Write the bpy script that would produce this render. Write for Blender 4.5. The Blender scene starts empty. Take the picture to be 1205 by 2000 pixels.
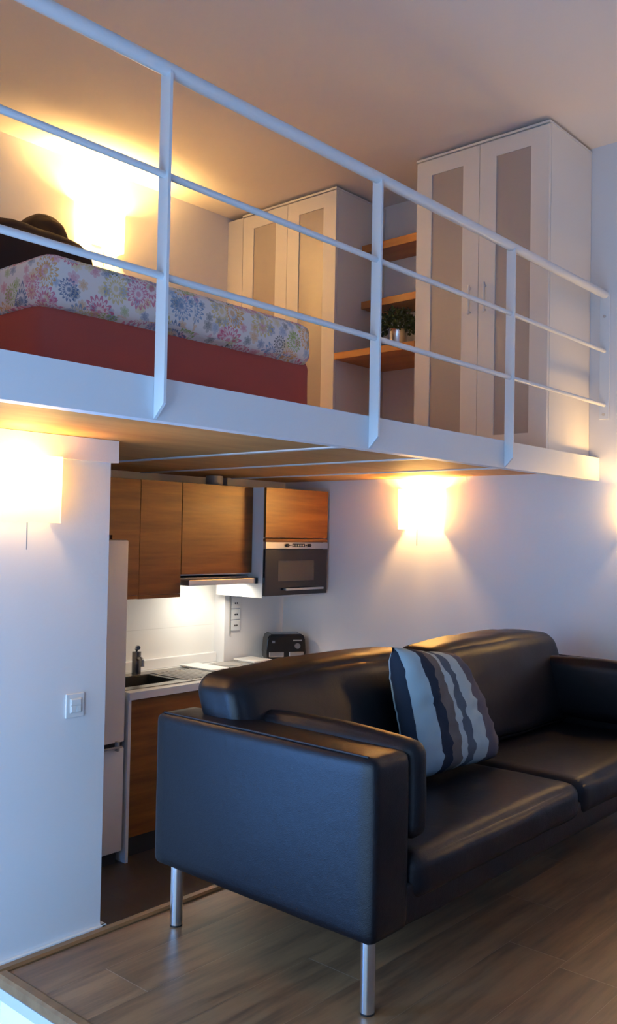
import bpy, bmesh, math, random
from mathutils import Vector, Matrix, noise

random.seed(7)
sc = bpy.context.scene
COL = sc.collection

# ------------------------------------------------------------------ camera
yaw, pitch, roll = map(math.radians, (48.609, 1.4555, 1.0478))
fwd = Vector((math.sin(yaw)*math.cos(pitch), math.cos(yaw)*math.cos(pitch), math.sin(pitch)))
rt0 = Vector((math.cos(yaw), -math.sin(yaw), 0)); up0 = rt0.cross(fwd)
rt = rt0*math.cos(roll) + up0*math.sin(roll); up = -rt0*math.sin(roll) + up0*math.cos(roll)
cam = bpy.data.cameras.new('camera'); camo = bpy.data.objects.new('camera', cam); COL.objects.link(camo)
M = Matrix((rt, up, -fwd)).transposed().to_4x4(); M.translation = Vector((-4.6584, -2.0186, 1.745))
camo.matrix_world = M
cam.sensor_fit = 'HORIZONTAL'; cam.sensor_width = 36; cam.lens = 1751.9/1205*36
cam.clip_start = .02
sc.camera = camo

# ------------------------------------------------------------------ world, window daylight, exposure
W = bpy.data.worlds.new('world'); sc.world = W; W.use_nodes = True
W.node_tree.nodes['Background'].inputs[0].default_value = (.55, .75, 1, 1)
W.node_tree.nodes['Background'].inputs[1].default_value = .6
def area(name, loc, look, sx, sy, power, color):
    l = bpy.data.lights.new(name, 'AREA'); l.shape = 'RECTANGLE'; l.size = sx; l.size_y = sy
    l.energy = power; l.color = color
    o = bpy.data.objects.new(name, l); COL.objects.link(o); o.location = loc
    o.rotation_euler = Vector(look).to_track_quat('-Z', 'Y').to_euler(); return o
LEFT, FRONT, BACK, CEIL = -5.25, -4.8, 2.42, 3.89
WY0, WY1, WZ0, WZ1 = -1.7, .93, .06, 2.3
area('window_daylight', (LEFT-.05, (WY0+WY1)/2, (WZ0+WZ1)/2), (1, 0, -.25), WY1-WY0-.1, WZ1-WZ0-.1, 66, (.36, .63, 1))
DX0, DX1 = -5.20, -4.35      # glazed door in the partition, left of the picture
area('door_daylight', ((DX0+DX1)/2, 1.08, 1.02), (0, -1, -.12), DX1-DX0-.12, 1.85, 95, (.12, .36, 1))
SCONCE_POWER = 58.0
SCONCE_COLOR = (1, .58, .18)
sc.view_settings.view_transform = 'Standard'; sc.view_settings.look = 'None'
sc.view_settings.gamma = 1; sc.view_settings.exposure = .45
try: sc.view_settings.use_curve_mapping = False
except Exception: pass

# ------------------------------------------------------------------ helpers
def tag(o, label=None, cat=None, group=None, kind=None):
    if label: o['label'] = label
    if cat: o['category'] = cat
    if group: o['group'] = group
    if kind: o['kind'] = kind
    return o
def empty(name, loc, label, cat, group=None):
    o = bpy.data.objects.new(name, None); COL.objects.link(o); o.location = loc
    o.empty_display_size = .1
    return tag(o, label, cat, group)
def link(name, bm, mat, parent=None, smooth=False, angle=None):
    """bm is in world coordinates; parented objects get their vertices shifted to the parent's base"""
    me = bpy.data.meshes.new(name)
    if parent is not None:
        off = Vector((0, 0, 0)); q = parent
        while q is not None: off += q.location; q = q.parent
        bmesh.ops.translate(bm, vec=-off, verts=bm.verts)
    bmesh.ops.recalc_face_normals(bm, faces=bm.faces)
    bm.to_mesh(me); bm.free()
    o = bpy.data.objects.new(name, me); COL.objects.link(o)
    if parent is not None: o.parent = parent
    for m in (mat if isinstance(mat, (list, tuple)) else [mat]): me.materials.append(m)
    if smooth:
        for p in me.polygons: p.use_smooth = True
        me.set_sharp_from_angle(angle=math.radians(angle or 40))
    return o
def struct(name, bm, mat, smooth=False):
    o = link(name, bm, mat, None, smooth); o['kind'] = 'structure'; return o
def bx(bm, x0, x1, y0, y1, z0, z1, bev=0, seg=2):
    r = bmesh.ops.create_cube(bm, size=1); vs = r['verts']
    for v in vs:
        v.co = Vector(((x0+x1)/2 + v.co.x*abs(x1-x0), (y0+y1)/2 + v.co.y*abs(y1-y0), (z0+z1)/2 + v.co.z*abs(z1-z0)))
    if bev:
        es = list({e for v in vs for e in v.link_edges})
        bmesh.ops.bevel(bm, geom=es, offset=bev, segments=seg, profile=.5, affect='EDGES')
    return bm
def B(*a, **k): return bx(bmesh.new(), *a, **k)
def cyl(bm, p, q, r, n=20, r2=None, caps=True):
    p, q = Vector(p), Vector(q); d = q-p
    m = Matrix.Translation((p+q)/2) @ d.to_track_quat('Z', 'Y').to_matrix().to_4x4()
    bmesh.ops.create_cone(bm, cap_ends=caps, segments=n, radius1=r, radius2=r if r2 is None else r2, depth=d.length, matrix=m)
    return bm
def CY(*a, **k): return cyl(bmesh.new(), *a, **k)
def tube(pts, r, n=10):
    bm = bmesh.new(); rings = []
    for i, p in enumerate(pts):
        p = Vector(p); d = (Vector(pts[min(i+1, len(pts)-1)]) - Vector(pts[max(i-1, 0)])).normalized()
        q = d.to_track_quat('Z', 'Y')
        rings.append([bm.verts.new(p + q @ Vector((math.cos(a)*r, math.sin(a)*r, 0))) for a in [2*math.pi*k/n for k in range(n)]])
    for a, b in zip(rings, rings[1:]):
        for k in range(n): bm.faces.new((a[k], a[(k+1) % n], b[(k+1) % n], b[k]))
    bm.faces.new(rings[0][::-1]); bm.faces.new(rings[-1]); return bm
def prism(bm, pts, axis, a, b):
    """extrude polygon given in the two other axes along axis from a to b"""
    def mk(p, t):
        return {'X': (t, p[0], p[1]), 'Y': (p[0], t, p[1]), 'Z': (p[0], p[1], t)}[axis]
    A = [bm.verts.new(mk(p, a)) for p in pts]; Bv = [bm.verts.new(mk(p, b)) for p in pts]
    bm.faces.new(A); bm.faces.new(Bv[::-1])
    n = len(pts)
    for i in range(n): bm.faces.new((A[i], A[(i+1) % n], Bv[(i+1) % n], Bv[i]))
    return bm
def lathe(prof, c, n=28):
    bm = bmesh.new(); rings = []
    for r, z in prof:
        rings.append([bm.verts.new((c[0]+r*math.cos(2*math.pi*k/n), c[1]+r*math.sin(2*math.pi*k/n), c[2]+z)) for k in range(n)])
    for a, b in zip(rings, rings[1:]):
        for k in range(n): bm.faces.new((a[k], a[(k+1) % n], b[(k+1) % n], b[k]))
    bm.faces.new(rings[0][::-1]); bm.faces.new(rings[-1]); return bm
def soft(x0, x1, y0, y1, z0, z1, r, puff=(0, 0, 0), n=14, wr=0, ws=8, fn=None, seed=0):
    """a cushion: rounded box, each face puffed outwards, wrinkled by noise"""
    bm = bmesh.new(); bmesh.ops.create_cube(bm, size=2)
    bmesh.ops.subdivide_edges(bm, edges=bm.edges[:], cuts=n, use_grid_fill=True)
    c = Vector(((x0+x1)/2, (y0+y1)/2, (z0+z1)/2)); h = Vector(((x1-x0)/2, (y1-y0)/2, (z1-z0)/2))
    for v in bm.verts:
        u = Vector(v.co)
        # denser sampling close to the edges
        s = Vector([math.copysign(1-(1-abs(t))**1.35, t) for t in u])
        p = Vector((s.x*h.x, s.y*h.y, s.z*h.z))
        inner = Vector([max(-(h[i]-r), min(h[i]-r, p[i])) for i in range(3)])
        d = p-inner
        if d.length > 1e-9: p = inner + d.normalized()*min(r, d.length if max(abs(d[i]) for i in range(3)) < r*.999 else r)
        for i in range(3):
            j, k = (i+1) % 3, (i+2) % 3
            if abs(u[i]) > .999: p[i] += math.copysign(puff[i]*(1-u[j]**2)*(1-u[k]**2), u[i])
        q = c+p
        if wr:
            nn = noise.noise(Vector((q.x*ws+seed, q.y*ws, q.z*ws)))*wr + noise.noise(Vector((q.x*ws*2.7+seed, q.y*ws*2.1, q.z*ws*2.3)))*wr*.4
            q = q + p.normalized()*nn
        v.co = fn(q, u) if fn else q
    return bm

# ------------------------------------------------------------------ materials
def mat(name, base=(.8, .8, .8), rough=.5, metal=0, spec=.5, coat=0):
    m = bpy.data.materials.new(name); m.use_nodes = True
    b = m.node_tree.nodes['Principled BSDF']
    b.inputs['Base Color'].default_value = (*base, 1); b.inputs['Roughness'].default_value = rough
    b.inputs['Metallic'].default_value = metal; b.inputs['Specular IOR Level'].default_value = spec
    b.inputs['Coat Weight'].default_value = coat
    return m
class N:
    def __init__(s, m): s.nt = m.node_tree; s.b = s.nt.nodes['Principled BSDF']
    def new(s, t, **k):
        n = s.nt.nodes.new(t)
        for a, v in k.items(): setattr(n, a, v)
        return n
    def l(s, a, b): s.nt.links.new(a, b)
    def math(s, op, a, b=None, c=None):
        n = s.new('ShaderNodeMath', operation=op)
        for i, v in enumerate((a, b, c)):
            if v is None: continue
            if isinstance(v, (int, float)): n.inputs[i].default_value = v
            else: s.l(v, n.inputs[i])
        return n.outputs[0]
    def mix(s, f, a, b, mode='MIX'):
        n = s.new('ShaderNodeMix', data_type='RGBA', blend_type=mode)
        for i, v in ((0, f), (6, a), (7, b)):
            if isinstance(v, (int, float)): n.inputs[i].default_value = v
            elif isinstance(v, tuple): n.inputs[i].default_value = (*v, 1)
            else: s.l(v, n.inputs[i])
        return n.outputs[2]
    def coords(s, scale, kind='Object'):
        t = s.new('ShaderNodeTexCoord'); m = s.new('ShaderNodeMapping'); m.inputs['Scale'].default_value = scale
        s.l(t.outputs[kind], m.inputs[0]); return m.outputs[0]
    def noise(s, vec, scale, detail=4, rough=.5):
        n = s.new('ShaderNodeTexNoise'); n.inputs['Scale'].default_value = scale
        n.inputs['Detail'].default_value = detail; n.inputs['Roughness'].default_value = rough
        s.l(vec, n.inputs['Vector']); return n.outputs['Fac']
    def ramp(s, f, stops, interp='LINEAR'):
        n = s.new('ShaderNodeValToRGB'); r = n.color_ramp; r.interpolation = interp
        while len(r.elements) < len(stops): r.elements.new(.5)
        for e, (p, c) in zip(r.elements, stops): e.position = p; e.color = (*c, 1)
        s.l(f, n.inputs[0]); return n.outputs[0]
    def bump(s, h, strength=.2, dist=.01):
        n = s.new('ShaderNodeBump'); n.inputs['Strength'].default_value = strength; n.inputs['Distance'].default_value = dist
        s.l(h, n.inputs['Height']); s.l(n.outputs[0], s.b.inputs['Normal'])
    def base(s, c): s.l(c, s.b.inputs['Base Color'])
def plaster(name, base, strength=.12):
    m = mat(name, base, .75, 0, .25); n = N(m); v = n.coords((1, 1, 1))
    n.bump(n.noise(v, 45, 6, .6), strength, .004); return m
def wood(name, c1, c2, c3, stretch, rough=.42, scale=1.0, coat=0):
    """grain runs along the axis with the small stretch factor"""
    m = mat(name, c1, rough, 0, .4, coat); n = N(m); v = n.coords(tuple(t*scale for t in stretch))
    a = n.noise(v, 3.0, 8, .62); b = n.noise(v, 11, 5, .6)
    c = n.mix(b, c1, c2); f = n.ramp(a, [(.35, (0, 0, 0)), (.66, (1, 1, 1))])
    n.base(n.mix(f, c, c3)); n.bump(b, .06, .002); return m
WALL = plaster('white_plaster', (.80, .79, .80))
CEILM = plaster('ceiling_paint', (.80, .76, .74), .06)
WHITE = mat('white_lacquer', (.80, .80, .79), .32)
OFFWHITE = mat('white_melamine', (.78, .77, .75), .42)
STEELW = mat('white_painted_steel', (.74, .78, .82), .35)
RISER = mat('white_gloss_paint', (.85, .87, .88), .3)
CHROME = mat('brushed_chrome', (.72, .72, .73), .22, 1)
STEEL = mat('stainless_steel', (.62, .61, .60), .32, 1)
DSTEEL = mat('sink_steel', (.30, .285, .26), .28, 1)
DCHROME = mat('dark_chrome', (.22, .21, .21), .25, 1)
n = N(STEEL); n.bump(n.noise(n.coords((2, 60, 60)), 6, 3), .03, .001)
DARKGLASS = mat('black_glass', (.012, .012, .018), .08, 0, .6)
WINGLASS = mat('grey_oven_glass', (.05, .05, .055), .12, 0, .6)
BLACKPL = mat('black_plastic', (.012, .012, .013), .3)
GREYPL = mat('grey_plastic', (.35, .34, .33), .4)
DARK = mat('dark_plinth', (.03, .03, .03), .6)
TEAK = wood('teak_veneer', (.26, .110, .020), (.20, .077, .0135), (.135, .047, .0095), (.5, 5, 7), .4)
OAKSH = wood('oak_shelf', (.52, .25, .08), (.44, .20, .06), (.38, .16, .05), (5, .5, 6), .42)
PLY = wood('plywood', (.64, .36, .13), (.56, .30, .10), (.48, .24, .08), (.6, 3, 3), .55)
TRIMW = wood('oak_trim', (.26, .135, .055), (.20, .10, .04), (.17, .08, .03), (.6, 5, 5), .4)
TILE = mat('dark_floor_tile', (.055, .045, .04), .4); n = N(TILE)
br = n.new('ShaderNodeTexBrick'); n.l(n.coords((1, 1, 1)), br.inputs['Vector']); br.offset = 0
br.inputs['Color1'].default_value = (.06, .05, .045, 1); br.inputs['Color2'].default_value = (.05, .042, .038, 1); br.inputs['Mortar'].default_value = (.04, .035, .03, 1)
br.inputs['Scale'].default_value = 1; br.inputs['Brick Width'].default_value = .4; br.inputs['Row Height'].default_value = .4; br.inputs['Mortar Size'].default_value = .003
n.base(br.outputs['Color'])
PALEFL = mat('pale_floor_tile', (.72, .73, .73), .35)
SPLASH = mat('white_wall_tile', (.80, .79, .76), .3); n = N(SPLASH)
tc = n.new('ShaderNodeTexCoord'); sp = n.new('ShaderNodeSeparateXYZ'); cb = n.new('ShaderNodeCombineXYZ')
n.l(tc.outputs['Object'], sp.inputs[0]); n.l(sp.outputs['X'], cb.inputs['X']); n.l(sp.outputs['Z'], cb.inputs['Y'])
br = n.new('ShaderNodeTexBrick'); n.l(cb.outputs[0], br.inputs['Vector']); br.offset = 0
for k in ('Color1', 'Color2'): br.inputs[k].default_value = (.80, .79, .76, 1)
br.inputs['Mortar'].default_value = (.68, .67, .64, 1)
br.inputs['Scale'].default_value = 1; br.inputs['Brick Width'].default_value = 9; br.inputs['Row Height'].default_value = .285; br.inputs['Mortar Size'].default_value = .002
n.base(br.outputs['Color'])
# plank floor: a tint per plank, long grain along x
PLANK = mat('oak_laminate', (.2, .13, .09), .36, 0, .5); n = N(PLANK)
at = n.new('ShaderNodeAttribute', attribute_name='tint'); v = n.coords((.9, 9, 1))
off = n.new('ShaderNodeVectorMath', operation='ADD'); n.l(v, off.inputs[0]); n.l(at.outputs['Color'], off.inputs[1])
a = n.noise(off.outputs[0], 2.2, 8, .65); b = n.noise(off.outputs[0], 9, 5, .6)
c = n.mix(b, (.30, .160, .072), (.22, .114, .050)); c = n.mix(n.ramp(a, [(.42, (0, 0, 0)), (.68, (1, 1, 1))]), c, (.12, .060, .030))
n.base(n.mix(1.0, c, n.ramp(n.noise(at.outputs['Color'], 3.7, 0), [(.3, (.86, .86, .86)), (.7, (1.1, 1.1, 1.1))]), 'MULTIPLY')); n.bump(b, .05, .001)
PLANKGAP = mat('plank_groove', (.36, .27, .2), .5)
# leather
LEATHER = mat('black_leather', (.0045, .004, .006), .40, 0, .30); n = N(LEATHER); v = n.coords((1, 1, 1))
vo = n.new('ShaderNodeTexVoronoi', feature='DISTANCE_TO_EDGE'); vo.inputs['Scale'].default_value = 210; n.l(v, vo.inputs['Vector'])
h = n.math('ADD', n.math('MULTIPLY', vo.outputs['Distance'], .5), n.math('MULTIPLY', n.noise(v, 26, 5, .6), 1.2))
n.bump(h, .25, .003)
SEAM = mat('leather_seam', (.006, .005, .006), .6)
# frosted wardrobe panels
FROST = mat('frosted_panel', (.40, .37, .36), .3, 0, .5)
RED = mat('red_fabric', (.40, .095, .078), .85, 0, .15); n = N(RED); n.bump(n.noise(n.coords((1, 1, 1)), 160, 3), .2, .003)
DARKFAB = mat('dark_pillow_fabric', (.035, .025, .024), .85, 0, .15)
NAVYFAB = mat('navy_fabric', (.01, .013, .022), .8, 0, .2)
LEAF = mat('leaf_green', (.022, .05, .016), .5)
SOIL = mat('soil', (.03, .02, .014), .9)
# floral sheet: big ring-petal flowers, small flowers
FLORAL = mat('floral_cotton', (.8, .8, .78), .85, 0, .15); n = N(FLORAL)
tc = n.new('ShaderNodeTexCoord'); sp = n.new('ShaderNodeSeparateXYZ'); n.l(tc.outputs['UV'], sp.inputs[0])
U = sp.outputs['X']; V = sp.outputs['Y']
def flowers(scale, petals, R, rings, seed, fill):
    cb = n.new('ShaderNodeCombineXYZ'); n.l(n.math('ADD', U, seed), cb.inputs[0]); n.l(n.math('ADD', V, seed*.7), cb.inputs[1])
    vo = n.new('ShaderNodeTexVoronoi', voronoi_dimensions='2D'); vo.inputs['Scale'].default_value = scale; vo.inputs['Randomness'].default_value = .85
    n.l(cb.outputs[0], vo.inputs['Vector'])
    sb = n.new('ShaderNodeVectorMath', operation='SUBTRACT'); n.l(cb.outputs[0], sb.inputs[0]); n.l(vo.outputs['Position'], sb.inputs[1])
    s2 = n.new('ShaderNodeSeparateXYZ'); n.l(sb.outputs[0], s2.inputs[0])
    ang = n.math('ARCTAN2', s2.outputs[1], s2.outputs[0])
    r = n.math('MULTIPLY', vo.outputs['Distance'], 1.0)
    pet = n.math('ABSOLUTE', n.math('SINE', n.math('MULTIPLY', ang, petals/2)))
    sc3 = n.new('ShaderNodeSeparateColor'); n.l(vo.outputs['Color'], sc3.inputs[0])
    lim = n.math('MULTIPLY', n.math('ADD', .62, n.math('MULTIPLY', pet, .38)), n.math('MULTIPLY', n.math('ADD', .55, n.math('MULTIPLY', sc3.outputs[1], .5)), R))
    inside = n.math('LESS_THAN', r, lim)
    line = n.math('GREATER_THAN', n.math('SINE', n.math('MULTIPLY', n.math('DIVIDE', r, lim), rings*6.283)), -.1)
    gap = n.math('GREATER_THAN', pet, .28)
    m_ = n.math('MULTIPLY', inside, n.math('MAXIMUM', n.math('MULTIPLY', line, gap), fill))
    col = n.ramp(sc3.outputs[0], [(0, (.04, .12, .30)), (.14, (.62, .10, .22)), (.28, (.70, .36, .06)), (.42, (.16, .30, .50)), (.55, (.28, .42, .05)), (.68, (.62, .16, .30)), (.8, (.03, .06, .07)), (.9, (.66, .55, .20))], 'CONSTANT')
    return m_, col
bg = (.78, .76, .76)
m1, c1 = flowers(9.2, 16, .60, 2.5, 0, .12); m2, c2 = flowers(19, 6, .5, 1.0, 3.1, .6)
n.base(n.mix(n.math('MULTIPLY', m1, .75), n.mix(n.math('MULTIPLY', m2, .6), bg, c2), c1))
n.bump(n.noise(n.coords((1, 1, 1)), 9, 3), .25, .02)
# striped cushion, stripes along v
STRIPE = mat('striped_cotton', (.4, .5, .55), .85, 0, .15); n = N(STRIPE)
tc = n.new('ShaderNodeTexCoord'); sp = n.new('ShaderNodeSeparateXYZ'); n.l(tc.outputs['UV'], sp.inputs[0])
LB, NV, TP, GB, LG = (.36, .46, .50), (.025, .035, .055), (.15, .135, .125), (.10, .125, .15), (.42, .50, .50)
n.base(n.ramp(sp.outputs['X'], [(0, NV), (.035, LB), (.19, NV), (.29, TP), (.40, LG), (.47, GB), (.565, LG), (.73, (.11, .105, .125)), (.95, TP)], 'CONSTANT'))
n.bump(n.noise(n.coords((1, 1, 1)), 14, 3), .25, .012)
# lamp paper and bulbs
SHADE = bpy.data.materials.new('lamp_paper'); SHADE.use_nodes = True; nt = SHADE.node_tree; nt.nodes.remove(nt.nodes['Principled BSDF'])
tr = nt.nodes.new('ShaderNodeBsdfTranslucent'); df = nt.nodes.new('ShaderNodeBsdfDiffuse'); mx = nt.nodes.new('ShaderNodeMixShader')
tr.inputs[0].default_value = (.97, .90, .74, 1); df.inputs[0].default_value = (.85, .82, .74, 1); mx.inputs[0].default_value = .74
nt.links.new(df.outputs[0], mx.inputs[1]); nt.links.new(tr.outputs[0], mx.inputs[2]); nt.links.new(mx.outputs[0], nt.nodes['Material Output'].inputs[0])
BULB = mat('bulb_glow', (1, 1, 1)); b = BULB.node_tree.nodes['Principled BSDF']
b.inputs['Emission Color'].default_value = (1, .75, .4, 1); b.inputs['Emission Strength'].default_value = 20
HOODLAMP = mat('hood_lamp_glow', (1, 1, 1)); b = HOODLAMP.node_tree.nodes['Principled BSDF']
b.inputs['Emission Color'].default_value = (1, .93, .8, 1); b.inputs['Emission Strength'].default_value = 6

# ------------------------------------------------------------------ room shell
PZ = .489                # platform (living room) floor
PX, PY = -3.297, .335    # platform edges
struct('floor', B(LEFT-.1, PX, FRONT, PY, -.1, 0), PALEFL)
struct('floor_kitchen', B(LEFT-.1, .1, PY, BACK+.1, -.1, 0), TILE)
struct('ceiling', B(LEFT-.1, .1, FRONT-.1, BACK+.1, CEIL, CEIL+.1), CEILM)
struct('wall_right', B(0, .12, FRONT-.1, BACK+.1, 0, CEIL), WALL)
struct('wall_back', B(LEFT-.1, 0, BACK, BACK+.12, 0, CEIL), WALL)
struct('wall_front', B(LEFT-.1, 0, FRONT-.12, FRONT, 0, CEIL), WALL)
bm = bmesh.new()
bx(bm, LEFT-.12, LEFT, FRONT, WY0, 0, CEIL); bx(bm, LEFT-.12, LEFT, WY1, BACK, 0, CEIL)
bx(bm, LEFT-.12, LEFT, WY0, WY1, 0, WZ0); bx(bm, LEFT-.12, LEFT, WY0, WY1, WZ1, CEIL)
struct('wall_left', bm, WALL)
bm = bmesh.new(); fx0, fx1 = LEFT-.03, LEFT+.02
for y in (WY0, (WY0+WY1)/2-.03, WY1-.06): bx(bm, fx0, fx1, y, y+.06, WZ0, WZ1)
for z in (WZ0, WZ1-.06): bx(bm, fx0, fx1, WY0, WY1, z, z+.06)
struct('window_1', bm, WHITE)
# platform: planks laid along x, each with its own tint
bm = bmesh.new(); tint = bm.loops.layers.float_color.new('tint')
W_ = .19; rows = range(-26, 4)
fixed = {2: -3.07, 0: -2.62, -1: -3.057, -2: -2.105}
for k in rows:
    y0 = -.255 + W_*(k-1); y1 = y0+W_
    if y1 < FRONT: continue
    y0 = max(y0, FRONT); y1 = min(y1, PY)
    if y1-y0 < .01: continue
    j = fixed.get(k, -3.2+random.random()*1.2)
    xs = [PX]; x = j
    while x > PX+.05: x -= 1.28
    x += 1.28
    while x < 0: xs.append(x); x += 1.28
    xs.append(0)
    for xa, xb in zip(xs, xs[1:]):
        g = .0012
        vs = [bm.verts.new(p) for p in ((xa+g, y0+g*.4, PZ), (xb-g, y0+g*.4, PZ), (xb-g, y1-g*.4, PZ), (xa+g, y1-g*.4, PZ))]
        f = bm.faces.new(vs); t = (random.random()*9, random.random()*9, random.random()*9, 1)
        for l in f.loops: l[tint] = t
        f.material_index = 0
s0 = len(bm.faces); bx(bm, PX, 0, FRONT, PY, PZ-.05, PZ-.0006); bm.faces.ensure_lookup_table()
for f in bm.faces[s0:]: f.material_index = 1
struct('floor_platform', bm, [PLANK, PLANKGAP])
struct('wall_platform', B(PX+.012, 0, FRONT, PY-.012, 0, PZ-.05), RISER)
def nosing(name, axis):
    bm = bmesh.new()
    if axis == 'X': prism(bm, [(PY-.026, PZ+.0005), (PY-.026, PZ+.004), (PY-.018, PZ+.010), (PY+.004, PZ+.010), (PY+.012, PZ+.003), (PY+.012, PZ-.05), (PY, PZ-.05), (PY, PZ+.0005)], 'X', PX-.012, 0)
    else: prism(bm, [(PX+.026, PZ+.0005), (PX+.026, PZ+.004), (PX+.018, PZ+.008), (PX-.004, PZ+.008), (PX-.012, PZ+.002), (PX-.012, PZ-.022), (PX, PZ-.022), (PX, PZ+.0005)], 'Y', FRONT, PY-.026)
    return struct(name, bm, TRIMW)
nosing('trim_1', 'X'); nosing('trim_2', 'Y')
struct('trim_3', B(PX-.014, PX, FRONT, PY-.03, PZ-.055, PZ-.023), mat('grey_aluminium', (.55, .52, .48), .4, .3))

# partition with its head beam and skirting
PRT = -2.456
bm = B(DX1, PRT, 1.0, 1.12, 0, 2.022); bx(bm, LEFT, DX0, 1.0, 1.12, 0, 2.022); struct('wall_partition', bm, WALL)
bm = bmesh.new()
for x in (DX0, (DX0+DX1)/2-.025, DX1-.05): bx(bm, x, x+.05, 1.03, 1.07, 0, 2.022)
for z in (0, 1.97): bx(bm, DX0, DX1, 1.03, 1.07, z, z+.05)
struct('door_1', bm, WHITE)
struct('trim_4', B(LEFT, PRT+.017, .97, 1.15, 2.022, 2.111), WALL)
bm = B(DX1, PRT+.02, .985, 1.0, 0, .165, bev=.003); bx(bm, PRT, PRT+.02, .985, 1.12, 0, .165); struct('baseboard_partition', bm, OFFWHITE)

# loft: deck, steel edge beam, tee flanges between the plywood panels
ZU, ZFB, ZFT = 2.1125, 2.064, 2.187
struct('floor_loft', B(LEFT, 0, .012, BACK, ZU, 2.16), PLY)
bm = bmesh.new(); bx(bm, LEFT, -.002, 0, .012, ZFB, ZFT); bx(bm, LEFT, -.002, .012, .05, ZFB, ZFB+.007); bx(bm, LEFT, -.002, .012, .05, ZFT-.008, ZFT)
struct('beam_loft_edge', bm, STEELW)
for i, x in enumerate((-1.80, -1.18, -.51)):
    struct('beam_loft_joint' if i == 0 else 'beam_loft_joint.%03d' % i, B(x-.018, x+.018, .05, BACK, ZU-.006, ZU+.004), STEELW)

# chimney-like wall return with the sockets, tiled splashback behind the worktop
struct('wall_return', B(-.565, 0, 2.31, BACK, 0, ZU), WALL)
struct('wall_splashback', B(-1.72, -.565, BACK-.012, BACK, .893, 1.5), SPLASH)

# ------------------------------------------------------------------ loft railing
R = empty('loft_railing', (-2.0375, -.02, ZFB), 'white steel railing with a thick handrail and two thin rails along the loft edge', 'railing')
H1, H2, H3, RY = 3.0685, 2.763, 2.472, -.024
link('handrail', CY((LEFT, RY, H1), (0, RY, H1), .021, 24), STEELW, R, True)
for z in (H2, H3): link('rail', CY((LEFT, RY, z), (0, RY, z), .0105, 16), STEELW, R, True)
for x in (-5.04, -4.04, -3.039, -2.0375, -1.033):
    bm = bmesh.new(); prism(bm, [(-.001, ZFB+.002), (-.012, ZFB+.012), (-.044, ZFB+.045), (-.044, H1-.008), (-.001, H1-.008)], 'X', x-.005, x+.005)
    link('post', bm, STEELW, R)
pl = link('wall_plate', B(-.010, -.001, -.052, .004, 2.395, 3.09, bev=.002), STEELW, R)
for z in (2.42, 2.95): link('bolt', CY((-.018, -.024, z), (-.008, -.024, z), .008, 12), CHROME, pl, True)

# ------------------------------------------------------------------ wardrobes
def wardrobe(y0, label, filler):
    y1 = y0+.81; X0 = -.5; z0, z1 = 2.161, 3.872
    t = empty('wardrobe', (-.25, (y0+y1)/2, z0), label, 'wardrobe', 'white wardrobes against the loft wall')
    bm = bmesh.new()
    bx(bm, X0+.022, -.002, y0, y0+.018, z0, z1-.012); bx(bm, X0+.022, -.002, y1-.018, y1, z0, z1-.012)
    bx(bm, -.012, -.002, y0+.018, y1-.018, z0, z1-.012)
    bx(bm, X0+.022, -.012, y0+.018, y1-.018, z0, z0+.05); bx(bm, X0+.022, -.012, y0+.018, y1-.018, z1-.03, z1-.012)
    link('carcass', bm, OFFWHITE, t)
    link('top_panel', B(X0-.004, -.002, y0-.003, y1+.003, z1-.012, z1), OFFWHITE, t)
    w = .405
    for i in range(2):
        a = y0+i*w+.0015; b = a+w-.003; fa, fb = a+.101, b-.099; zb, zt = z0+.125, z1-.105
        bm = bmesh.new()
        bx(bm, X0, X0+.02, a, fa, z0+.02, z1-.018); bx(bm, X0, X0+.02, fb, b, z0+.02, z1-.018)
        bx(bm, X0, X0+.02, fa, fb, z0+.02, zb); bx(bm, X0, X0+.02, fa, fb, zt, z1-.018)
        d = link('door', bm, OFFWHITE, t)
        pn = link('frosted_panel', B(X0+.006, X0+.014, fa-.004, fb+.004, zb-.004, zt+.004), FROST, d); pn['label'] = 'grey frosted door panel'
        hy = b-.045 if i == 0 else a+.045
        bm = bmesh.new(); bx(bm, X0-.03, X0-.018, hy-.007, hy+.007, 2.94, 3.10, bev=.004)
        for z in (2.955, 3.085): cyl(bm, (X0-.02, hy, z), (X0+.002, hy, z), .005, 10)
        link('handle', bm, OFFWHITE, d, True)
    return t
wardrobe(.062, 'tall white two-door wardrobe at the right end of the loft, nearest the railing wall plate', None)
wardrobe(1.465, 'white two-door wardrobe beyond the oak shelves, farther back behind the bed', None)
tag(link('filler_panel', B(-.5, -.482, 2.277, BACK-.001, 2.161, 3.86), OFFWHITE), 'narrow white filler panel between the farther wardrobe and back wall', 'panel')
# shelves between them
for i, (xf, zt, th, lab) in enumerate(((-.5, 2.852, .042, 'deep oak wall shelf carrying the potted plant, lowest of three'), (-.245, 3.216, .046, 'shallow oak wall shelf, middle one of three above the plant'), (-.245, 3.572, .05, 'shallow oak wall shelf, topmost of three between the wardrobes'))):
    tag(link('wall_shelf', B(xf, -.001, .875, 1.462, zt-th, zt, bev=.002), OAKSH), lab, 'shelf', 'oak shelves between the wardrobes')
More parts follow.
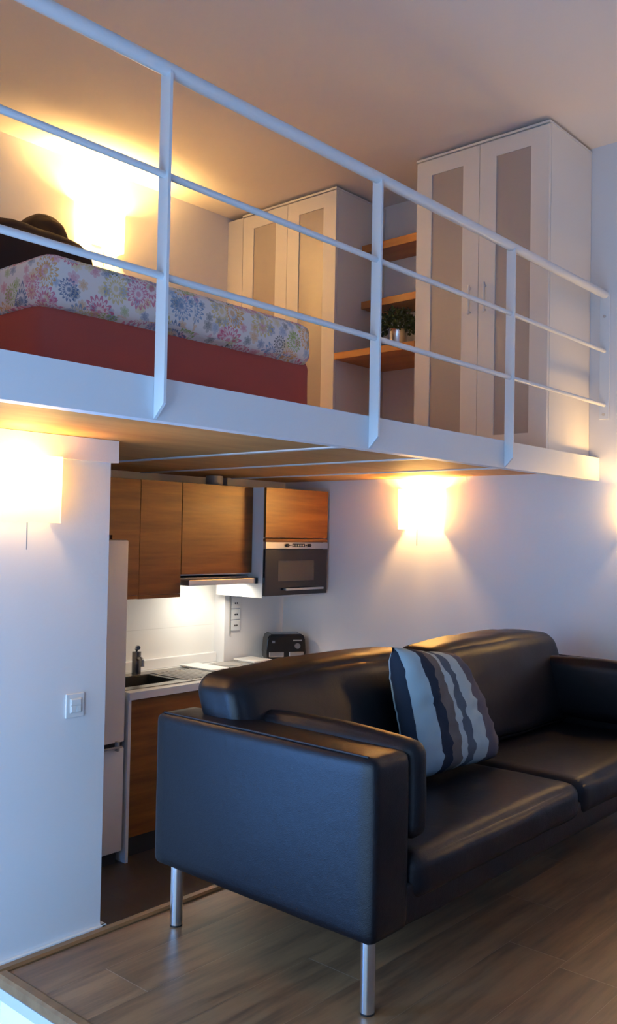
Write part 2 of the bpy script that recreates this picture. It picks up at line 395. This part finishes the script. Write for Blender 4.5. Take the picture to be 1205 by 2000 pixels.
# plant
PT = empty('potted_plant', (-.30, 1.135, 2.852), 'small bushy green plant in a shiny metal pot on the deep oak shelf', 'plant')
pot = link('pot', lathe([(.045, 0), (.052, .02), (.056, .06), (.06, .125), (.063, .13), (.057, .128), (.05, .11)], (-.30, 1.135, 2.852)), CHROME, PT, True)
link('soil', CY((-.30, 1.135, 2.955), (-.30, 1.135, 2.965), .05, 20), SOIL, PT)
bm = bmesh.new(); rnd = random.Random(3)
for i in range(620):
    a = rnd.uniform(0, 2*math.pi); e = math.acos(rnd.uniform(-.35, 1)); rr = .118*(.55+.5*rnd.random())
    c = Vector((-.30+rr*1.05*math.sin(e)*math.cos(a), 1.135+rr*1.15*math.sin(e)*math.sin(a), 3.0+rr*.95*math.cos(e)))
    d = Vector((rnd.uniform(-1, 1), rnd.uniform(-1, 1), rnd.uniform(-.6, 1))).normalized(); s = d.cross(Vector((rnd.uniform(-1, 1), rnd.uniform(-1, 1), rnd.uniform(-1, 1)))).normalized()
    nrm = d.cross(s)*.004
    L, w = rnd.uniform(.022, .036), rnd.uniform(.007, .011)
    vs = [bm.verts.new(p) for p in (c, c+d*L*.5+s*w+nrm, c+d*L, c+d*L*.5-s*w+nrm)]
    bm.faces.new((vs[0], vs[1], vs[2])); bm.faces.new((vs[0], vs[2], vs[3]))
link('leaves', bm, LEAF, PT)
bm = bmesh.new()
for i in range(16):
    a = i*2.4; p = Vector((-.30+.02*math.cos(a), 1.135+.02*math.sin(a), 2.96)); cyl(bm, p, p+Vector((.06*math.cos(a), .06*math.sin(a), .09)), .0018, 6)
link('stems', bm, LEAF, PT)

# ------------------------------------------------------------------ bed on the loft
BX0, BX1, BY0, BY1 = -3.13, -1.86, .45, 2.30
bed = empty('bed', ((BX0+BX1)/2, (BY0+BY1)/2, 2.161), 'bed with a floral fitted sheet over a dark red skirted base behind the loft railing', 'bed')
def skirt(q, u):
    # fabric folds, stronger at the left end
    k = (.5+.5*math.sin(q.x*23+math.sin(q.x*7)*2))*(.004+.012*max(0, min(1, (-2.6-q.x)/.5)))
    if u.y < -.98 and u.z < .9: q.y -= k*(1-u.z)*.7
    q.z += 0
    return q
link('base', soft(BX0+.008, BX1+.03, BY0+.012, BY1, 2.163, 2.49, .06, (0, 0, 0), 26, .003, 7, skirt), RED, bed, True, 60)
def matt(q, u):
    if u.z < -.2 and abs(u.y) > .99: q.z += .006*math.sin(q.x*9)+.004*math.sin(q.x*21)
    return q
bm = soft(BX0, BX1, BY0-.012, BY1-.02, 2.446, 2.622, .045, (.012, .012, .012), 24, .006, 5, matt)
bm.normal_update(); uvl = bm.loops.layers.uv.new('UVMap')
for f in bm.faces:
    for l in f.loops:
        p = l.vert.co; dy = p.y-BY0
        if abs(f.normal.z) > .7: l[uvl].uv = (p.x, p.y)
        else: l[uvl].uv = ((p.x-dy if f.calc_center_median().x < -2.5 else p.x+dy), p.z)
link('mattress', bm, FLORAL, bed, True, 70)['label'] = 'mattress under a white sheet printed with multicoloured flowers'
# dark pillows
def pillow_shape(c, w, h, d, lean, rz, seed):
    bm = bmesh.new(); n_ = 22
    grid = {}
    for s in (1, -1):
        for i in range(n_+1):
            for j in range(n_+1):
                u, v = 2*i/n_-1, 2*j/n_-1
                e = max(0, (1-u**4)*(1-v**4))**.55
                if e < 1e-6 and s == -1: continue
                x = u*(1-.06*(1-abs(v))**1)*w/2; z = v*(1-.06*(1-abs(u)))*h/2
                y = -s*e*d/2 + noise.noise(Vector((x*7+seed, z*7, s*2)))*.02*e
                grid[s, i, j] = bm.verts.new((x, y, z))
    g = lambda s, i, j: grid.get((s, i, j)) or grid[1, i, j]
    uv = bm.loops.layers.uv.new('UVMap')
    for s in (1, -1):
        for i in range(n_):
            for j in range(n_):
                q = [(i, j), (i+1, j), (i+1, j+1), (i, j+1)]
                try: f = bm.faces.new([g(s, *p) for p in q])
                except ValueError: continue
                for l, p in zip(f.loops, q): l[uv].uv = (p[0]/n_, p[1]/n_)
    bmesh.ops.transform(bm, matrix=Matrix.Translation(c) @ Matrix.Rotation(rz, 4, 'Z') @ Matrix.Rotation(lean, 4, 'X'), verts=bm.verts)
    return bm
def hump(q, u):
    k = max(0, (q.z-2.98)/.43)
    q.x = -2.085+(q.x+2.085)*math.sqrt(max(.03, 1-min(1, k)**2*.93)); return q
tag(link('pillow', soft(-2.27, -1.90, 2.08, 2.28, 2.66, 3.395, .07, (.01, .03, .012), 18, .012, 5, hump, 2), DARKFAB, None, True, 80), 'tall dark brown pillow with a rounded top standing at the bed head', 'pillow')
tag(link('pillow', soft(-2.95, -2.02, 1.76, 1.96, 2.668, 3.185, .095, (.02, .02, .02), 16, .02, 4, None, 4), DARKFAB, None, True, 80), 'low wide dark brown pillow standing in front of the taller pillow', 'pillow')

# ------------------------------------------------------------------ wall lamps
def sconce(c, wall, label, power=SCONCE_POWER):
    """c: point on the wall at the shade's bottom centre; wall 'B' faces -x, 'P' faces -y"""
    t = empty('wall_lamp', c, label, 'lamp', 'paper box wall lamps')
    w, d, h, r = .137, .10, .248, .018
    def T(a, o, z): return Vector((c[0]-o, c[1]-a, c[2]+z)) if wall == 'B' else Vector((c[0]+a, c[1]-o, c[2]+z))
    prof = [(-w, .004)] + [(-w+r-r*math.cos(k*math.pi/12), d-r+r*math.sin(k*math.pi/12)) for k in range(7)]
    prof += [(w-r+r*math.sin(k*math.pi/12), d-r+r*math.cos(k*math.pi/12)) for k in range(7)] + [(w, .004)]
    bz = .18   # bulb height in the shade
    bm = bmesh.new(); lo = [bm.verts.new(T(a*.975, o, -.002*math.cos(a/w*1.5))) for a, o in prof]; hi = [bm.verts.new(T(a, o, h)) for a, o in prof]
    for i in range(len(prof)-1): bm.faces.new((lo[i], lo[i+1], hi[i+1], hi[i]))
    link('shade', bm, SHADE, t, True, 30)
    def bxt(a0, a1, o0, o1, z0, z1):
        p, q = T(a0, o0, z0), T(a1, o1, z1)
        return B(min(p.x, q.x), max(p.x, q.x), min(p.y, q.y), max(p.y, q.y), min(p.z, q.z), max(p.z, q.z), bev=.002)
    br = link('bracket', bxt(-.035, .035, .001, .014, .05, .14), OFFWHITE, t)
    link('arm', CY(T(0, .012, .105), T(0, .055, .105), .006, 10), CHROME, br, True)
    link('socket', CY(T(0, .052, .085), T(0, .052, .13), .014, 16), OFFWHITE, t, True)
    bm = bmesh.new(); bmesh.ops.create_uvsphere(bm, u_segments=16, v_segments=10, radius=.02, matrix=Matrix.Translation(T(0, .052, bz)))
    link('bulb', bm, BULB, t, True, 80)
    l = bpy.data.lights.new('lamp_light', 'POINT'); l.energy = power; l.color = SCONCE_COLOR; l.shadow_soft_size = .04
    o = bpy.data.objects.new('lamp_light', l); COL.objects.link(o); o.parent = t; o.location = T(0, .052, bz)-Vector(c)
    link('pull_cord', CY(T(0, .075, -.10), T(0, .075, .05), .0022, 8), GREYPL, t)
    return t
sconce((-2.875, 1.0, 1.772), 'P', 'paper wall lamp with pull cord on the white partition left of the kitchen', 10)
sconce((0, 1.129, 1.790), 'B', 'paper wall lamp on the right wall just under the loft, above the sofa', 53)
sconce((0, -.283, 1.780), 'B', 'paper wall lamp cut off by the right edge of the photo', 12)
sconce((0, -1.695, 1.780), 'B', 'unseen paper wall lamp added farther along the right wall as warm fill', 24)  # added out of view, for warm light on the wardrobe side and floor
sconce((-1.56, BACK, 3.395), 'P', 'paper wall lamp on the back wall up on the loft beside the bed', 112)
sconce((-3.50, BACK, 3.395), 'P', 'unseen paper wall lamp added left of the bed to brighten the ceiling', 35)  # invented twin of the bedside lamp, out of view, lifts the ceiling

# light switch
t = empty('light_switch', (-2.603, 1.0, 1.06), 'white double light switch on the partition below the paper lamp', 'switch')
link('cover_plate', B(-2.645, -2.561, .991, .9995, 1.013, 1.107, bev=.003), WHITE, t)
link('frame', B(-2.628, -2.578, .986, .991, 1.032, 1.088, bev=.002), OFFWHITE, t)
for z0, z1, x0, x1 in ((1.063, 1.085, -2.625, -2.581), (1.035, 1.060, -2.625, -2.604), (1.035, 1.060, -2.602, -2.581)):
    link('rocker', B(x0, x1, .983, .987, z0, z1, bev=.0015), WHITE, t)

# ------------------------------------------------------------------ kitchen
# fridge
FR = empty('fridge', (-2.02, 2.10, 0), 'tall white fridge freezer with a dark handle gap standing behind the partition edge', 'fridge')
link('body', B(-2.30, -1.722, 1.89, 2.40, .05, 1.70, bev=.004), WHITE, FR)
link('freezer_door', B(-2.30, -1.722, 1.83, 1.885, .07, .612, bev=.008), WHITE, FR, True)
link('fridge_door', B(-2.30, -1.722, 1.83, 1.885, .640, 1.70, bev=.008), WHITE, FR, True)
link('seal', B(-2.295, -1.727, 1.845, 1.885, .612, .640), DARK, FR)
bm = bmesh.new(); bx(bm, -1.92, -1.755, 1.80, 1.812, .617, .628, bev=.003)
for x in (-1.90, -1.775): bx(bm, x-.008, x+.008, 1.808, 1.832, .600, .650, bev=.003)
link('handle', bm, GREYPL, FR)
link('foot_grille', B(-2.29, -1.732, 1.87, 1.90, 0, .055), DARK, FR)
# base cabinets
def base_cab(x0, x1, label, drawers):
    t = empty('base_cabinet', ((x0+x1)/2, 2.1, 0), label, 'cabinet', 'base cabinets under the worktop')
    bm = bmesh.new(); bx(bm, x0, x0+.016, 1.855, BACK-.005, .12, .853); bx(bm, x1-.016, x1, 1.855, BACK-.005, .12, .853)
    bx(bm, x0+.016, x1-.016, 1.855, BACK-.005, .12, .136); bx(bm, x0+.016, x1-.016, BACK-.02, BACK-.005, .136, .853)
    link('body', bm, OFFWHITE, t)
    zs = [(.125, .848)] if drawers == 1 else [(.125, .36), (.364, .60), (.604, .848)]
    for a, b in zs: link('door' if drawers == 1 else 'drawer', B(x0+.0015, x1-.0015, 1.835, 1.854, a, b, bev=.0015), TEAK, t)
    link('plinth', B(x0, x1, 1.90, 1.915, 0, .12), DARK, t)
base_cab(-1.683, -1.083, 'teak-fronted base cabinet under the sink beside the fridge', 1)
base_cab(-1.083, -.483, 'teak-fronted base cabinet under the hob, behind the sofa back', 3)
tag(link('end_panel', B(-1.702, -1.684, 1.828, BACK-.005, 0, .853), OFFWHITE), 'white side panel closing the base cabinets next to the fridge', 'panel')
# worktop with the sink cutout
SX0, SX1, SY0, SY1 = -1.665, -1.245, 1.955, 2.24
bm = bmesh.new(); x0, x1, y0, y1, z0, z1 = -1.703, -.002, 1.818, BACK-.013, .853, .893
bx(bm, x0, x1, y0, SY0, z0, z1); bx(bm, x0, SX0, SY0, SY1, z0, z1); bx(bm, SX1, x1, SY0, SY1, z0, z1)
bx(bm, x0, x1, SY1, 2.308, z0, z1); bx(bm, x0, -.567, 2.308, y1, z0, z1)
tag(link('worktop', bm, WHITE), 'white kitchen worktop with thick front edge running from fridge to wall', 'worktop')
tag(link('upstand', B(-1.70, -.567, BACK-.045, BACK-.013, .8935, .958, bev=.004), WHITE), 'low white upstand ledge along the tiled splashback', 'ledge')
# sink unit
S = empty('sink', (-1.2, 2.08, .893), 'stainless steel sink with bowl and ribbed drainer set in the worktop', 'sink')
bm = bmesh.new(); z = .8945
bx(bm, SX0-.015, -.90, SY1, 2.33, .8935, z+.003); bx(bm, SX0-.015, -.90, 1.885, SY0, .8935, z+.003)
bx(bm, SX0-.015, SX0, SY0, SY1, .8935, z+.003); bx(bm, SX1, -.90, SY0, SY1, .8935, z)
link('rim', bm, DSTEEL, S)
bm = bmesh.new(); t_ = .004
bx(bm, SX0, SX0+t_, SY0, SY1, .73, .893); bx(bm, SX1-t_, SX1, SY0, SY1, .73, .893); bx(bm, SX0, SX1, SY0, SY0+t_, .73, .893); bx(bm, SX0, SX1, SY1-t_, SY1, .73, .893); bx(bm, SX0, SX1, SY0, SY1, .726, .732)
link('bowl', bm, DSTEEL, S)
bm = bmesh.new()
for k in range(9): cyl(bm, (-1.21+k*.034, 1.925, .8965), (-1.21+k*.034, 2.22, .8965), .006, 10)
link('drainer', bm, STEEL, S, True)
# tap
T_ = empty('tap', (-1.30, 2.285, .898), 'chrome single-lever mixer tap behind the sink bowl', 'tap')
cx_, cy_ = -1.30, 2.285
link('body', CY((cx_, cy_, .8985), (cx_, cy_, 1.03), .027, 20), DCHROME, T_, True)
link('spout', tube([(cx_, cy_, .985), (cx_-.02, cy_-.05, 1.0), (cx_-.06, cy_-.12, 1.005), (cx_-.075, cy_-.15, .995), (cx_-.078, cy_-.155, .965)], .012, 12), DCHROME, T_, True)
link('lever', tube([(cx_, cy_, 1.03), (cx_, cy_, 1.045), (cx_-.02, cy_-.03, 1.06), (cx_-.05, cy_-.08, 1.065)], .012, 12), DCHROME, T_, True)
# worktop things
tag(link('chopping_board', B(-.915, -.765, 2.05, 2.345, .8985, .910, bev=.003), WHITE), 'white board lying across the end of the drainer beside the hob', 'board')
hb = empty('hob', (-.55, 2.1, .8935), 'electric hob with a dark steel frame set in the worktop', 'hob')
link('frame', B(-.752, -.34, 1.88, 2.30, .8935, .902, bev=.002), DARKGLASS, hb)
link('glass', B(-.735, -.357, 1.897, 2.283, .902, .9035), mat('grey_ceramic_glass', (.30, .29, .27), .25), hb)
for x, y, r in ((-.64, 2.0, .075), (-.45, 2.0, .08), (-.64, 2.19, .085), (-.45, 2.19, .07)):
    link('hotplate', CY((x, y, .9035), (x, y, .9055), r, 28), GREYPL, hb, True)
tag(link('chopping_board', B(-.50, -.335, 2.09, 2.285, .9062, .918, bev=.003), WHITE), 'pale board lying flat on the hob in front of the sockets', 'board')
# toaster
tp = Vector((-.175, 2.135, .8935)); TO = empty('toaster', tp, 'black two-slot toaster with grey levers on the worktop in the corner', 'toaster')
RZ = Matrix.Translation(tp) @ Matrix.Rotation(math.radians(-35), 4, 'Z') @ Matrix.Translation(-tp)
def tl(name, bm, m, sm=False, par=None):
    bmesh.ops.transform(bm, matrix=RZ, verts=bm.verts); return link(name, bm, m, par or TO, sm, 40)
x_, y_, z_ = tp
bm = bmesh.new(); prism(bm, [(x_-.132, z_+.012), (x_+.132, z_+.012), (x_+.135, z_+.06), (x_+.128, z_+.155), (x_+.112, z_+.182), (x_-.112, z_+.182), (x_-.128, z_+.155), (x_-.135, z_+.06)], 'Y', y_-.085, y_+.085)
bmesh.ops.bevel(bm, geom=bm.edges[:], offset=.008, segments=2, affect='EDGES'); tl('body', bm, BLACKPL, True)
tl('base', B(x_-.125, x_+.125, y_-.08, y_+.08, z_, z_+.016), GREYPL)
for y in (-.032, .032): tl('slot', B(x_-.095, x_+.095, y_+y-.012, y_+y+.012, z_+.180, z_+.1835), STEEL)
for s in (-1, 1): tl('lever', B(x_+s*.068-.05, x_+s*.068+.05, y_-.096, y_-.084, z_+.032, z_+.066, bev=.004), STEEL)
bm = CY((x_+.075, y_-.084, z_+.105), (x_+.075, y_-.098, z_+.105), .019, 18); tl('dial', bm, STEEL, True)
tl('emblem', B(x_-.098, x_-.078, y_-.0875, y_-.084, z_+.125, z_+.140), STEEL)
tl('badge', B(x_+.045, x_+.105, y_-.0875, y_-.084, z_+.137, z_+.145), GREYPL)
# sockets on the wall return
for i, (z, lab) in enumerate(((1.280, 'white wall socket above the toaster, topmost of three'), (1.205, 'white wall socket above the toaster, middle of three'), (1.132, 'white wall socket above the toaster, lowest of three'))):
    t = empty('wall_socket', (-.468, 2.31, z), lab, 'socket', 'sockets beside the splashback')
    link('cover_plate', B(-.508, -.428, 2.302, 2.3095, z-.034, z+.034, bev=.002), WHITE, t)
    for dx in (-.009, .009): link('hole', CY((-.468+dx, 2.302, z), (-.468+dx, 2.3005, z), .006, 10), DARK, t)
tag(link('cable_trunking', B(-.524, -.515, 2.301, 2.3095, 1.075, 1.34), GREYPL), 'thin grey vertical trunking left of the three wall sockets', 'trunking')

# wall cabinets
KH = 1.985
def wall_cab(x0, x1, z0, z1, label, pelmet=True, door=None):
    t = empty('wall_cabinet', ((x0+x1)/2, (KH+BACK)/2, z0), label, 'cabinet', 'teak wall cabinets')
    link('body', B(x0+.001, x1-.001, KH+.02, BACK-.013, z0+.012, z1), OFFWHITE, t)
    link('door', door or B(x0+.0012, x1-.0012, KH, KH+.019, z0+.02, z1, bev=.0012), TEAK, t)
    if pelmet: link('pelmet', B(x0+.001, x1-.001, KH+.002, KH+.02, z0, z0+.018), TEAK, t)
    return t
ZT = 2.037
t = empty('wall_cabinet', (-1.8, 2.2, 1.37), 'teak cabinet reaching over and down beside the fridge top', 'cabinet', 'teak wall cabinets')
bm = bmesh.new(); prism(bm, [(-2.32, 1.725), (-1.716, 1.725), (-1.716, 1.392), (-1.532, 1.392), (-1.532, ZT), (-2.32, ZT)], 'Y', KH, KH+.019); link('door', bm, TEAK, t)
bm = bmesh.new(); bx(bm, -2.32, -1.717, KH+.02, BACK-.001, 1.73, ZT); bx(bm, -1.716, -1.533, KH+.02, BACK-.013, 1.385, ZT); link('body', bm, OFFWHITE, t)
link('pelmet', B(-1.716, -1.532, KH+.002, KH+.02, 1.372, 1.390), TEAK, t)
wall_cab(-1.530, -1.228, 1.370, ZT, 'narrow tall teak wall cabinet left of the cooker hood')
wall_cab(-1.226, -.646, 1.480, ZT, 'wide teak wall cabinet above the cooker hood', False)
# cooker hood
HD = empty('cooker_hood', (-.93, 2.1, 1.43), 'slim stainless cooker hood pulled out beneath the wide teak cabinet', 'cooker hood')
link('body', B(-1.22, -.648, KH+.03, BACK-.02, 1.440, 1.478), GREYPL, HD)
link('visor', B(-1.215, -.672, 1.925, KH+.03, 1.436, 1.470, bev=.003), STEEL, HD)
link('end_cap', B(-.670, -.650, 1.925, KH+.03, 1.434, 1.471, bev=.002), BLACKPL, HD)
link('lamp_cover', B(-.94, -.67, 2.08, 2.18, 1.434, 1.440), HOODLAMP, HD)
l = area('hood_light', (-.79, 2.14, 1.428), (.1, .15, -1), .22, .08, 2.0, (1, .92, .76)); 
# extractor duct above the cabinets
tag(link('extractor_duct', CY((-.80, 2.18, ZT+.001), (-.80, 2.18, ZU-.007), .055, 20), GREYPL, None, True), 'short grey extractor duct rising from the wide cabinet to loft', 'duct')
# microwave housing
MX0, MX1, MY = -.640, -.043, 1.876
t = empty('wall_cabinet', (-.34, 2.1, 1.34), 'white cabinet with orange teak flap housing the microwave', 'cabinet', 'teak wall cabinets')
bm = bmesh.new()
bx(bm, MX0-.003, MX0+.013, MY+.018, 2.309, 1.345, ZT); bx(bm, MX1-.016, MX1, MY+.018, 2.309, 1.345, ZT)
bx(bm, MX0+.013, MX1-.016, MY+.018, 2.309, 1.345, 1.357); bx(bm, MX0+.013, MX1-.016, MY+.018, 2.309, 1.70, 1.715); bx(bm, MX0+.013, MX1-.016, MY+.018, 2.309, ZT-.016, ZT); bx(bm, MX0+.013, MX1-.016, 2.29, 2.309, 1.357, ZT-.016)
link('body', bm, OFFWHITE, t)
link('flap_door', B(MX0, MX1, MY, MY+.018, 1.722, ZT, bev=.0015), TEAK, t)
link('rail', B(MX0-.002, MX1, MY-.002, MY+.018, 1.697, 1.717, bev=.0015), TEAK, t)
MW = empty('microwave', (-.34, 2.1, 1.358), 'built-in black microwave with a steel control strip under the teak flap', 'microwave')
link('body', B(MX0+.02, MX1-.022, MY+.02, 2.26, 1.358, 1.698), DARK, MW)
ctl = link('control_panel', B(MX0, MX1, MY-.004, MY+.018, 1.653, 1.695, bev=.001), STEEL, MW)
link('display', B(-.395, -.275, MY-.0055, MY-.0035, 1.664, 1.686), DARKGLASS, ctl)
for x in (-.448, -.235): link('knob', CY((x, MY-.004, 1.675), (x, MY-.018, 1.675), .011, 16), BLACKPL, ctl, True)
for x in (-.424, -.410, -.262): link('button', B(x-.005, x+.005, MY-.006, MY-.0035, 1.671, 1.678), BLACKPL, ctl)
for i in range(5): link('display_digit', B(-.388+i*.0225, -.376+i*.0225, MY-.006, MY-.0055, 1.669, 1.681), GREYPL, ctl)
dr = link('door', B(MX0, MX1, MY-.002, MY+.018, 1.357, 1.650, bev=.002), DARKGLASS, MW)
link('window', B(-.523, -.180, MY-.0035, MY-.0015, 1.447, 1.578), WINGLASS, dr)
bm = bmesh.new(); bx(bm, -.475, -.108, MY-.032, MY-.018, 1.388, 1.403, bev=.003)
for x in (-.455, -.128): bx(bm, x-.006, x+.006, MY-.02, MY-.001, 1.390, 1.401)
link('handle', bm, STEEL, dr)

# ------------------------------------------------------------------ sofa
SL, SR, SF, SB = -2.775, -.380, -.602, .292
SO = empty('sofa', ((SL+SR)/2, (SF+SB)/2, PZ), 'long black leather two-cushion sofa on round steel legs', 'sofa')
AZ = 1.158; SZ0 = PZ+.184; AW = .172
def armpanel(q, u): return q
for s in (0, 1):
    a, b = (SL, SL+AW) if s == 0 else (SR-AW, SR)
    arm = link('arm', soft(a, b, SF, SB, SZ0, AZ, .024, (.006, .006, .004), 18, .0015, 6), LEATHER, SO, True, 70)
    # stitched piping round the outer face
    xo = a+.004 if s == 0 else b-.004
    link('piping', tube([(xo+(.012 if s == 0 else -.012), SB-.03, AZ+.002), (xo+(.012 if s == 0 else -.012), (SF+SB)/2, AZ+.004), (xo+(.012 if s == 0 else -.012), SF+.03, AZ+.002)], .003, 8), SEAM, arm, True)
    pa, pb = (SL+AW+.002, SL+AW+.085) if s == 0 else (SR-AW-.085, SR-AW-.002)
    def padf(q, u, y0=SF, y1=.10):
        k = (q.y-y0)/(y1-y0)
        if u.z > 0: q.z += .022*u.z*math.sin(math.pi*min(1, max(0, k*.8+.12)))
        return q
    link('arm_pad', soft(pa, pb, SF-.006, .10, .905, 1.165, .036, (.010, .004, .004), 16, .003, 7, padf, 3*s), LEATHER, arm, True, 70)
link('frame', soft(SL+AW-.02, SR-AW+.02, SF-.004, SB-.01, SZ0+.005, .80, .02, (0, 0, 0), 8), LEATHER, SO, True, 60)
link('back_frame', soft(SL+AW-.02, SR-AW+.02, .17, SB, SZ0+.01, 1.15, .03, (0, .004, .004), 10), LEATHER, SO, True, 60)
xm = (SL+SR)/2+.02
il, ir = SL+AW+.004, SR-AW-.004
for i, (a, b) in enumerate(((il+.002, xm+.008), (xm+.010, ir-.002))):
    def seatf(q, u, a=a, b=b):
        if u.z > 0: q.z -= .020*u.z*max(0, 1-((q.x-(a+b)/2)/((b-a)/2))**2)*max(0, min(1, (q.y+.55)/.3))
        return q
    link('seat_cushion', soft(a, b, SF-.012, .12, .735, .868, .042, (.004, .012, .018), 26, .006, 6, seatf, 5*i), LEATHER, SO, True, 75)
for i, (a, b) in enumerate(((SL+.095, xm-.004), (xm-.002, SR-.085))):
    def backf(q, u, a=a, b=b, i=i):
        t = (q.x-a)/(b-a); k = (q.z-.87)/.42
        q.y += .13*(k-.5)
        if u.z > -.2:
            q.z += .020*max(0, k)*math.sin(math.pi*min(1, max(0, t)))
        return q
    link('back_cushion', soft(a, b, -.045, .165, .872, 1.278, .055, (.012, .025, .012), 26, .009, 5, backf, 11+7*i), LEATHER, SO, True, 75)
for x in (SL+.030, SR-.030):
    for y in (SF+.032, SB-.092):
        lg = link('leg', CY((x, y, PZ+.006), (x, y, SZ0+.012), .020, 28), CHROME, SO, True); lg['label'] = 'round brushed steel leg'
        link('foot_pad', CY((x, y, PZ+.0005), (x, y, PZ+.008), .0195, 24), BLACKPL, lg, True)
# striped cushion
corn = {(-1, 1): Vector((-1.955, -.05, 1.335)), (1, 1): Vector((-1.525, -.045, 1.275)), (-1, -1): Vector((-1.935, -.150, .880)), (1, -1): Vector((-1.430, -.185, .880))}
bm = pillow_shape(Vector((0, 0, 0)), 2, 2, .165, 0, 0, 9)
nrm = ((corn[1, 1]-corn[-1, 1]).cross(corn[-1, 1]-corn[-1, -1])).normalized()
for v in bm.verts:
    u, w, y = v.co.x, v.co.z, v.co.y
    u *= 1+(.13 if u > 0 else .10)*max(0, 1-w*w); w *= 1+.05*max(0, 1-u*u)
    p = sum((corn[a, b]*((1+a*u)/2)*((1+b*w)/2) for a in (-1, 1) for b in (-1, 1)), Vector())
    v.co = p + nrm*(-y) + Vector((-.080, -.066, .012))
PC = link('cushion', bm, STRIPE, None, True, 80)
tag(PC, 'square cushion with blue, grey and navy stripes leaning on the sofa back', 'cushion')
